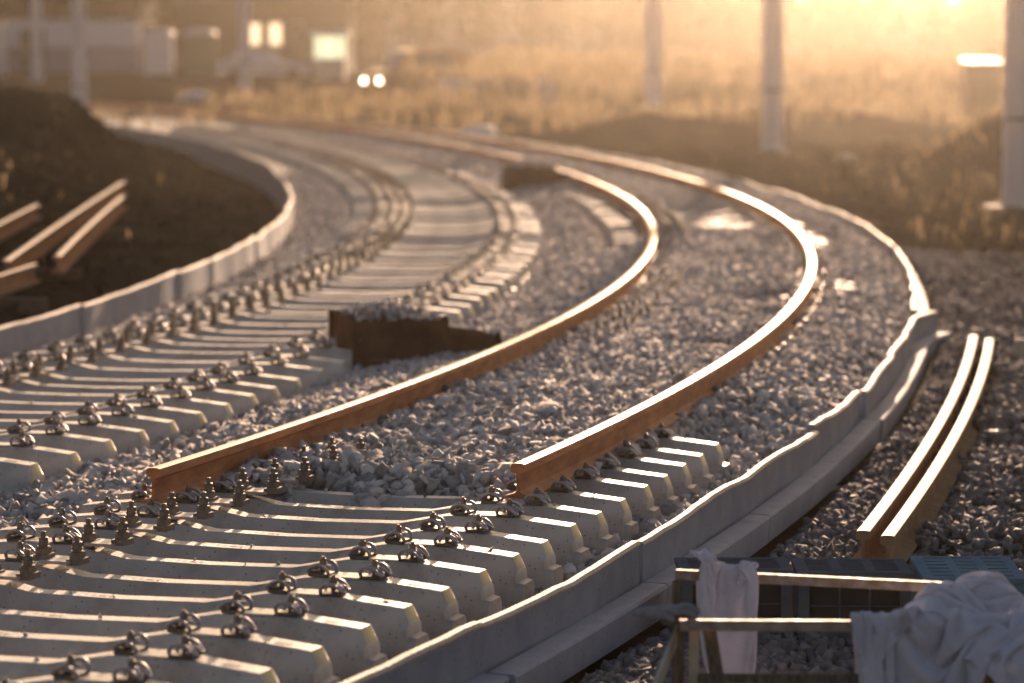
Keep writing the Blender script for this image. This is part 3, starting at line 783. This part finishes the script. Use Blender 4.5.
# ------------------------------------------------------------------ vehicles and huts far off
def wheel(parent, x, y, r=.31):
    b = MB(); n = 20
    b.v = [(x-.1*s_, y+r*math.cos(2*PI*j/n), r+r*math.sin(2*PI*j/n)) for s_ in (-1, 1) for j in range(n)]
    b.f = [(j, (j+1) % n, n+(j+1) % n, n+j) for j in range(n)] + [tuple(range(n)), tuple(range(2*n-1, n-1, -1))]; b.m = [0]*len(b.f)
    b.build('wheel', M['tyre'], parent, smooth=True)
def car(loc, rz, paint, label, van=False, lamps=False):
    """length along local y, front at -y"""
    root = empty('parked_car', loc, rz); tag(root, label, 'car')
    if van: prof = [(-2.1,.3),(-2.15,.75),(-1.95,1.0),(-1.35,1.12),(-.75,1.85),(-.3,1.95),(1.9,1.93),(2.1,1.7),(2.15,.35)]
    else: prof = [(-2.1,.3),(-2.15,.62),(-1.9,.82),(-1.0,.92),(-.35,1.38),(.3,1.46),(1.1,1.40),(1.75,1.0),(2.1,.92),(2.15,.35)]
    b = MB(); k = len(prof); w = .84
    for sx, inset in ((-1, 0), (1, 0)):
        b.v += [(sx*(w - (.16 if z > 1.0 else 0)), y, z) for y, z in prof]
    b.f = [tuple(range(k)), tuple(range(2*k-1, k-1, -1))] + [(j, (j+1) % k, k+(j+1) % k, k+j) for j in range(k)]; b.m = [0]*len(b.f)
    b.build('body', M[paint], root, bevel=.05)
    zt = 1.78 if van else 1.34; z0 = 1.15 if van else .95
    for sx in (-1, 1):
        b = MB(); x = sx*(w-.08)
        b.add([(sx*(w-.005),-.75,z0),(sx*(w-.005),1.3,z0),(sx*(w-.145),1.0,zt),(sx*(w-.145),-.3,zt)], [(0,1,2,3)]); b.build('side_window', M['glass'], root)
    b = MB()
    if van: b.add([(-.7,-1.34,1.16),(.7,-1.34,1.16),(.62,-.82,1.8),(-.62,-.82,1.8)], [(0,1,2,3)])
    else: b.add([(-.7,-1.0,.96),(.7,-1.0,.96),(.62,-.42,1.36),(-.62,-.42,1.36)], [(0,1,2,3)])
    b.build('windscreen', M['glass'], root)
    for sx in (-1, 1):
        b = MB(); b.lathe((0,0,0), [(.10,0),(.085,.03)], 14); o = b.build('headlight', M['lamp'] if lamps else M['glass'], root); o.location = (sx*.62, -2.14, .66); o.rotation_euler = (PI/2, 0, 0)
    for sx in (-.78, .78):
        for y in (-1.35, 1.35): wheel(root, sx, y)
    return root
car((-11.6, 148, ground_z(-11.6, 148)), PI/2+.1, 'carpaint', 'pale lilac car seen side on, right of the grey mast')
car((-3.9, 130, ground_z(-3.9, 130)), -1.0, 'carorange', 'rust orange van with both headlights shining', van=True, lamps=True)
# container + left hut
x0 = -27.5; y0 = 166; z = ground_z(-23, 166)
root = empty('site_container', (-22.2, y0, z)); tag(root, 'long two tone site container, white above and blue grey below, at the upper left', 'container')
b = MB(); b.box(-6.2, 2.6, 0, 2.5, 1.35, 2.75); b.build('upper_wall', M['white'], root, bevel=.02)
b = MB(); b.box(-6.15, 2.55, .05, 2.45, .0, 1.348); b.build('lower_wall', M['bluegrey'], root, bevel=.02)
b = MB(); b.box(-6.3, 2.7, -.1, 2.6, 2.752, 2.87); b.build('roof', M['bluegrey'], root, bevel=.01)
b = MB(); b.box(-3.5, -2.2, -.05, -.002, .25, 2.3); b.build('door', M['darkgreen'], root, bevel=.01)
for xx in (-5.6,): 
    b = MB(); b.box(xx, xx+1.3, -.04, -.002, 1.5, 2.4); b.build('window', M['glaregreen'] if False else M['glass'], root)
root = empty('site_hut', (-28.5, 160, ground_z(-28.5, 160))); tag(root, 'white hut cut off by the left edge of the photo', 'hut')
b = MB(); b.box(-2.5, 2.6, 0, 3, 0, 2.7); b.build('wall', M['white'], root, bevel=.02)
b = MB(); b.box(-2.7, 2.8, -.2, 3.2, 2.702, 2.85); b.build('roof', M['roof'], root)
b = MB(); b.box(-.3, .5, -.04, -.002, .9, 2.1); b.build('window', M['glass'], root)
def toilet(x, y, wallm, roofm, w, label):
    root = empty('portable_toilet', (x, y, ground_z(x, y))); tag(root, label, 'toilet', 'portable toilets')
    b = MB(); b.box(-w/2, w/2, 0, w, .1, 2.05); b.build('cabin', M[wallm], root, bevel=.03)
    b = MB(); n = 12; pr = [(-w/2-.05, 2.052)]+[(-(w/2+.05)*math.cos(PI*i/n), 2.10+.24*math.sin(PI*i/n)) for i in range(n+1)]+[(w/2+.05, 2.052)]
    k = len(pr); b.v = [(x_, yy, z_) for yy in (-.05, w+.05) for x_, z_ in pr]; b.f = [tuple(range(k)), tuple(range(2*k-1, k-1, -1))]+[(j, (j+1) % k, k+(j+1) % k, k+j) for j in range(k)]; b.m = [0]*len(b.f)
    b.build('roof', M[roofm], root, bevel=.01)
    b = MB(); b.box(-w*.34, w*.34, -.03, -.002, .2, 1.95); d = b.build('door', M[wallm], root, bevel=.008)
    b = MB(); b.box(w*.22, w*.27, -.06, -.031, 1.0, 1.15); b.build('handle', M['darkiron'], d)
    b = MB(); b.box(-w/2-.04, w/2+.04, -.06, w+.05, 0, .098); b.build('skid', M['darkiron'], root)
toilet(-17.3, 155, 'white', 'white', 1.35, 'white portable toilet beside the site container')
toilet(-15.4, 156, 'darkgreen', 'white', 1.5, 'dark green portable toilet with a pale roof')
# brown house with sun glare put into two panes as emission
root = empty('brown_house', (-13.4, 190, ground_z(-13.4, 190))); tag(root, 'dark brown house with sun glare painted as a glow on two windows, right of the grey mast', 'house')
b = MB(); b.box(-6.5, 3.6, 0, 7, 0, 4.2); b.build('wall', M['brick'], root)
b = MB(); b.add([(-6.9,-.4,4.2),(4,-.4,4.2),(4,7.4,4.2),(-6.9,7.4,4.2),(-6.9,3.5,6.6),(4,3.5,6.6)], [(0,1,5,4),(3,4,5,2),(0,4,3),(1,2,5),(0,3,2,1)]); b.build('roof', M['roof'], root)
for i, (xx, m) in enumerate(((-2.0,'glarewarm'),(-.75,'glarewarm'),(.5,'plaster'))):
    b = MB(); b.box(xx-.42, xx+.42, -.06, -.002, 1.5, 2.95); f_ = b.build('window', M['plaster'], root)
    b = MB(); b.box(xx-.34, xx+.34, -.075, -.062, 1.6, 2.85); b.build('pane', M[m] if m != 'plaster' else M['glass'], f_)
root = empty('glazed_kiosk', (-8.65, 150, ground_z(-8.65, 150))); tag(root, 'small bright glazed kiosk with a pale roof, right of the pale car', 'kiosk')
b = MB(); b.box(-.75, .75, 0, 1.4, 0, 1.0); b.build('base', M['plaster'], root)
b = MB(); b.box(-.72, -.03, .02, 1.38, 1.002, 2.05); b.build('pane', M['glaregreen'], root)
b = MB(); b.box(.03, .72, .02, 1.38, 1.002, 2.05); b.build('pane', M['glaregreen'], root)
b = MB(); b.box(-.95, .95, -.2, 1.6, 2.052, 2.3); b.build('roof', M['white'], root, bevel=.02)
# cabin at right with flat roof
root = empty('site_cabin', (15.6, 105, ground_z(15.6, 105))); tag(root, 'small cabin with a flat white roof left of the mast at the right edge', 'cabin')
b = MB(); b.box(-.45, .55, 0, 2, 0, 1.9); b.build('wall', M['brick'], root)
b = MB(); b.add([(-.55,-.2,1.9),(.65,-.2,1.9),(.65,2.2,2.0),(-.55,2.2,2.0),(-.55,-.2,1.96),(.65,-.2,1.96),(.65,2.2,2.06),(-.55,2.2,2.06)], [(0,3,2,1),(4,5,6,7),(0,1,5,4),(1,2,6,5),(2,3,7,6),(3,0,4,7)]); b.build('roof', M['white'], root)
b = MB(); b.box(-.3, .5, -.04, -.002, .1, 1.7); b.build('door', M['roof'], root)
# pale far buildings in the haze
for i, (x, y, w, h, lab) in enumerate(((8.5,235,9,5.6,'pale hazy building behind the reeds, between two masts'),(27,240,12,6.2,'pale hazy building just left of the bright gap in the trees'),(-3,250,14,5.6,'low pale building behind the reeds near the centre top'),(-33,215,16,7.5,'dark building behind the white hut at the top left'))):
    root = empty('far_building', (x, y, ground_z(x, y))); tag(root, lab, 'building', 'far buildings')
    m = M['plaster'] if i < 3 else M['brick']
    b = MB(); b.box(-w/2, w/2, 0, 8, 0, h); b.build('wall', m, root)
    b = MB(); b.box(-w/2-.3, w/2+.3, -.3, 8.3, h+.002, h+.3); b.build('roof', M['roof'], root)
    for k in range(int(w/2.4)):
        xx = -w/2+1.2+k*2.4; b = MB(); b.box(xx-.5, xx+.5, -.05, -.002, h*.45, h*.75); b.build('window', M['glass'], root)
# pale beam on blocks
root = empty('barrier_beam', (-.5, 118, ground_z(-.5, 118))); tag(root, 'long pale horizontal beam lying in front of the reeds left of centre', 'beam')
b = MB(); b.box(-2.3, 2.0, -.12, .12, .75, 1.0); b.build('beam', M['pipe'], root, bevel=.02)
for xx in (-2.2, 1.6): b = MB(); b.box(xx, xx+.5, -.3, .3, 0, .748); b.build('block', M['pipe'], root, bevel=.03)
for i, (x, y, s_, lab) in enumerate(((-.9,88.5,.42,'pale stone block beside the rails near the centre top'),(-13.2,117,.6,'pale sack at the foot of the grey mast'),(-11.9,119,.5,'second pale sack right of the grey mast foot'))):
    bm = bmesh.new(); bmesh.ops.create_icosphere(bm, subdivisions=3, radius=1)
    for v in bm.verts:
        v.co *= 1+.18*noise.noise(v.co*1.7+Vector((i*5, 0, 0))); v.co = Vector((v.co.x*s_*1.3, v.co.y*s_, v.co.z*s_*.55))
    me = bpy.data.meshes.new('pale_sack'); bm.to_mesh(me); bm.free(); me.materials.append(M['pipe']); me.polygons.foreach_set('use_smooth', [True]*len(me.polygons))
    o = bpy.data.objects.new('pale_block' if i == 0 else 'pale_sack', me); COL.objects.link(o); o.location = (x, y, ground_z(x, y)+s_*.35); tag(o, lab, 'block' if i == 0 else 'sack')
root = empty('marker_post', (5.75, 54.5, ground_z(5.75, 54.5))); tag(root, 'short brown marker post with a round cap outside the far right kerb', 'post')
b = MB(); b.lathe((0,0,0), [(.11,-.2),(.11,.42),(.09,.45)], 14); b.build('post', M['boxrust'], root, smooth=True)
b = MB(); b.lathe((0,0,.45), [(.16,0),(.19,.06),(.16,.14),(.06,.19)], 14); b.build('cap', M['oldtop'], root, smooth=True)

# ------------------------------------------------------------------ reeds
def reeds(name, n, region, h0, h1, m, label, w0=.012, cl=40):
    cx = []; 
    (xa, xb, ya, yb) = region
    C_ = np.stack([RNG.uniform(xa, xb, cl), RNG.uniform(ya, yb, cl)], 1)
    k = RNG.integers(0, cl, n); base = C_[k] + RNG.normal(0, .75, (n, 2)); hs = RNG.uniform(.65, 1.15, cl)[k]
    h = RNG.uniform(h0, h1, n)*hs; a = RNG.uniform(0, PI, n); lean = RNG.normal(0, .16, (n, 2))*h[:, None]
    z = terrain(base[:, 0], base[:, 1]); w = w0*RNG.uniform(.7, 1.6, n)
    d = np.stack([np.cos(a), np.sin(a)], 1)*w[:, None]
    def pt(u, ww): 
        q = base + lean*u*u; return np.concatenate([q + d*ww, (z+h*u)[:, None]], 1)
    V = np.stack([pt(0,-1), pt(0,1), pt(.55,1.2), pt(.55,-1.2), pt(.8,2.6), pt(.8,-2.6), pt(1,.3), pt(1,-.3)], 1)
    F = np.array([[0,1,2,3],[3,2,4,5],[5,4,6,7]])
    F = (F[None] + (np.arange(n)*8)[:, None, None]).reshape(-1, 4)
    tag(np_mesh(name, V.reshape(-1, 3), F, m), label, 'reeds', kind='stuff')
reeds('reeds', 13000, (-4, 30, 116, 160), .6, 1.5, M['reed'], 'tall dry golden reeds glowing behind the line', .022, 230)
reeds('dry_grass', 5000, (-24, 26, 92, 125), .25, .8, M['reed'], 'low dry grass on the rough ground behind the rails', .02, 160)
reeds('dead_weeds', 160, (-14, -5, 26, 62), .05, .28, M['reed'], 'sparse dead weeds on the dark earth left of the tracks', .006, 60)
reeds('weeds', 700, (5.5, 14, 40, 70), .1, .3, M['reed'], 'sparse dry weeds on the heap outside the right kerb', .008, 60)

# ------------------------------------------------------------------ trees
def make_tree(seed, leafm, h=10.0, rad=4.2, n=5200, low=.12):
    r = np.random.default_rng(seed); root = empty('tree')
    b = MB(); b.tube([(0,0,-.4),(.05,.03,h*.25),(-.1,.1,h*.55),(.1,0,h*.85)], .3, 8, rr=[.34,.26,.16,.05])
    limbs = []
    for k in range(9):
        a = r.uniform(0, 2*PI); z0 = h*r.uniform(.15,.6); L = rad*r.uniform(.5,.95)
        e = (L*math.cos(a), L*math.sin(a), z0+h*r.uniform(.12,.3)); b.tube([(0,0,z0),(e[0]*.5,e[1]*.5,z0+.06*h),e], .1, 6, rr=[.12,.07,.03]); limbs.append(e)
    b.build('trunk', M['bark'], root, smooth=True)
    C_ = np.array(limbs + [(r.normal(0,rad*.42), r.normal(0,rad*.42), h*r.uniform(low+.08,1)) for _ in range(30)])
    k = r.integers(0, len(C_), n); sp_ = r.uniform(.5, 1.25, len(C_))[k]
    P = C_[k] + r.normal(0, 1, (n, 3))*sp_[:, None]*np.array([.75,.75,.6]); P[:, 2] = np.maximum(P[:, 2], h*low)
    s_ = r.uniform(.09, .22, n); A = r.normal(size=(n, 3)); A /= np.linalg.norm(A, axis=1)[:, None]
    B_ = np.cross(A, r.normal(size=(n, 3))); B_ /= np.linalg.norm(B_, axis=1)[:, None]
    V = np.stack([P-A*s_[:, None], P+B_*s_[:, None]*.6, P+A*s_[:, None], P-B_*s_[:, None]*.6], 1).reshape(-1, 3)
    F = np.arange(n*4).reshape(-1, 4)
    np_mesh('crown', V, F, leafm, root)
    return root
tp = [make_tree(1, M['leaf'], 10.5), make_tree(2, M['leaf'], 9, 4.8), make_tree(3, M['leaf2'], 6.5, 3.6)]
bpy.context.view_layer.update()
tt = [tree_of(t) for t in tp]; tu = [False]*3
def put_tree(k, x, y, sc, lab, grp):
    if not tu[k]: r = tp[k]; tu[k] = True
    else: r = copy_tree(tp[k], None, tt[k])
    r.location = (x, y, ground_z(x, y)); r.rotation_euler = (0, 0, random.uniform(0, 6.28)); r.scale = (sc, sc, sc*random.uniform(.92, 1.08))
    tag(r, lab, 'tree', grp)
for i in range(17):
    x = -46 + i*3.6 + random.uniform(-.8, .8); y = 205 + random.uniform(-6, 14)
    if i > 11: x += 1
    sc = 1.15 if i < 9 else .95 - .03*(i-9)
    put_tree(i % 2, x, y, sc*random.uniform(.9, 1.1), 'dark blurred tree in the row behind the huts and the container' if x < -8 else 'dim brown tree behind the orange van and the reeds', 'trees behind the left part of the line')
for i in range(13):
    x = 8 + i*3.3 + random.uniform(-.7, .7); y = 215 + random.uniform(-8, 14)
    u = x/y*3162+512
    sc = .92
    if 885 < u < 985: sc = .60
    put_tree(2 if i % 3 else 0, x, y, sc*random.uniform(.9, 1.05)*(1 if i % 3 else .62), 'hazy low tree in the glow right of the centre' if u < 885 or u > 985 else 'lower hazy tree under the bright gap of sky', 'hazy trees on the right')

n = 100000
xw = RNG.uniform(-75, 85, n); yw = RNG.uniform(262, 275, n); zt = 8.4 + 1.0*noise2(xw, yw*0, .16, 3, 31) + np.where(xw < -8, 2.5, 0) - 3.4*np.exp(-((xw-36.3)/2.8)**4)
zw = terrain(xw, yw) + RNG.random(n)**.8*np.maximum(zt, .5); Pw = np.stack([xw, yw, zw], 1)
A_ = RNG.normal(size=(n, 3)); A_ /= np.linalg.norm(A_, axis=1)[:, None]; B_ = np.cross(A_, RNG.normal(size=(n, 3))); B_ /= np.linalg.norm(B_, axis=1)[:, None]; sz = RNG.uniform(.2, .5, n)[:, None]
tag(np_mesh('far_woods', np.stack([Pw-A_*sz, Pw+B_*sz*.7, Pw+A_*sz, Pw-B_*sz*.7], 1).reshape(-1, 3), np.arange(n*4).reshape(-1, 4), M['leaf']), 'blurred far woods closing the horizon', 'woods', kind='stuff')

# ------------------------------------------------------------------ haze
b = MB(); b.box(-300, 300, -40, 720, -2.5, 16.5); o = b.build('haze', bpy.data.materials.new('haze_air')); tag(o, 'warm dusty evening air', 'haze', kind='stuff')
m = o.data.materials[0]; m.use_nodes = True; nt = m.node_tree
nt.nodes.remove(nt.nodes['Principled BSDF']); pv = nt.nodes.new('ShaderNodeVolumePrincipled')
HAZE_D, HAZE_G = .00027, .953
pv.inputs['Color'].default_value = (.96, .87, .74, 1); pv.inputs['Density'].default_value = HAZE_D; pv.inputs['Anisotropy'].default_value = HAZE_G
nt.links.new(pv.outputs[0], nt.nodes['Material Output'].inputs['Volume'])

# ------------------------------------------------------------------ light, sky, camera
AZ, EL = math.radians(6.5), math.radians(9)
w = bpy.data.worlds.new('World'); SC.world = w; w.use_nodes = True
sk = w.node_tree.nodes.new('ShaderNodeTexSky'); sk.sky_type = 'NISHITA'; sk.sun_disc = False
sk.sun_elevation = EL; sk.sun_rotation = AZ; sk.air_density = 1.0; sk.dust_density = 3.5; sk.ozone_density = 1.0
bg = w.node_tree.nodes['Background']; bg.inputs['Strength'].default_value = .066
w.node_tree.links.new(sk.outputs[0], bg.inputs['Color'])
sd = bpy.data.lights.new('sun', 'SUN'); sd.energy = 5.0; sd.angle = math.radians(.6); sd.color = (1, .74, .50)
so = bpy.data.objects.new('sun', sd); COL.objects.link(so)
d = Vector((math.sin(AZ)*math.cos(EL), math.cos(AZ)*math.cos(EL), math.sin(EL)))
so.rotation_euler = d.to_track_quat('Z', 'Y').to_euler()
cd = bpy.data.cameras.new('camera'); co = bpy.data.objects.new('camera', cd); COL.objects.link(co)
cd.sensor_width = 36; cd.lens = 36*3162/1024; cd.clip_end = 3000; cd.clip_start = .1
co.location = (0, 0, 2.0); co.rotation_euler = (PI/2 - math.atan(286.5/3162), 0, 0)
cd.dof.use_dof = True; cd.dof.focus_distance = 13.6; cd.dof.aperture_fstop = 2.0
SC.camera = co
SC.render.engine = 'CYCLES'
SC.render.resolution_x = 1024; SC.render.resolution_y = 683
try:
    SC.cycles.volume_bounces = 1; SC.cycles.use_denoising = True
    SC.cycles.max_bounces = 6; SC.cycles.diffuse_bounces = 3; SC.cycles.glossy_bounces = 3; SC.cycles.transparent_max_bounces = 8
    SC.cycles.sample_clamp_indirect = 8
except Exception: pass
vs = SC.view_settings; vs.view_transform = 'Standard'; vs.look = 'None'; vs.exposure = 1.18; vs.use_white_balance = True; vs.white_balance_temperature = 6950; vs.white_balance_tint = 21; vs.gamma = 1
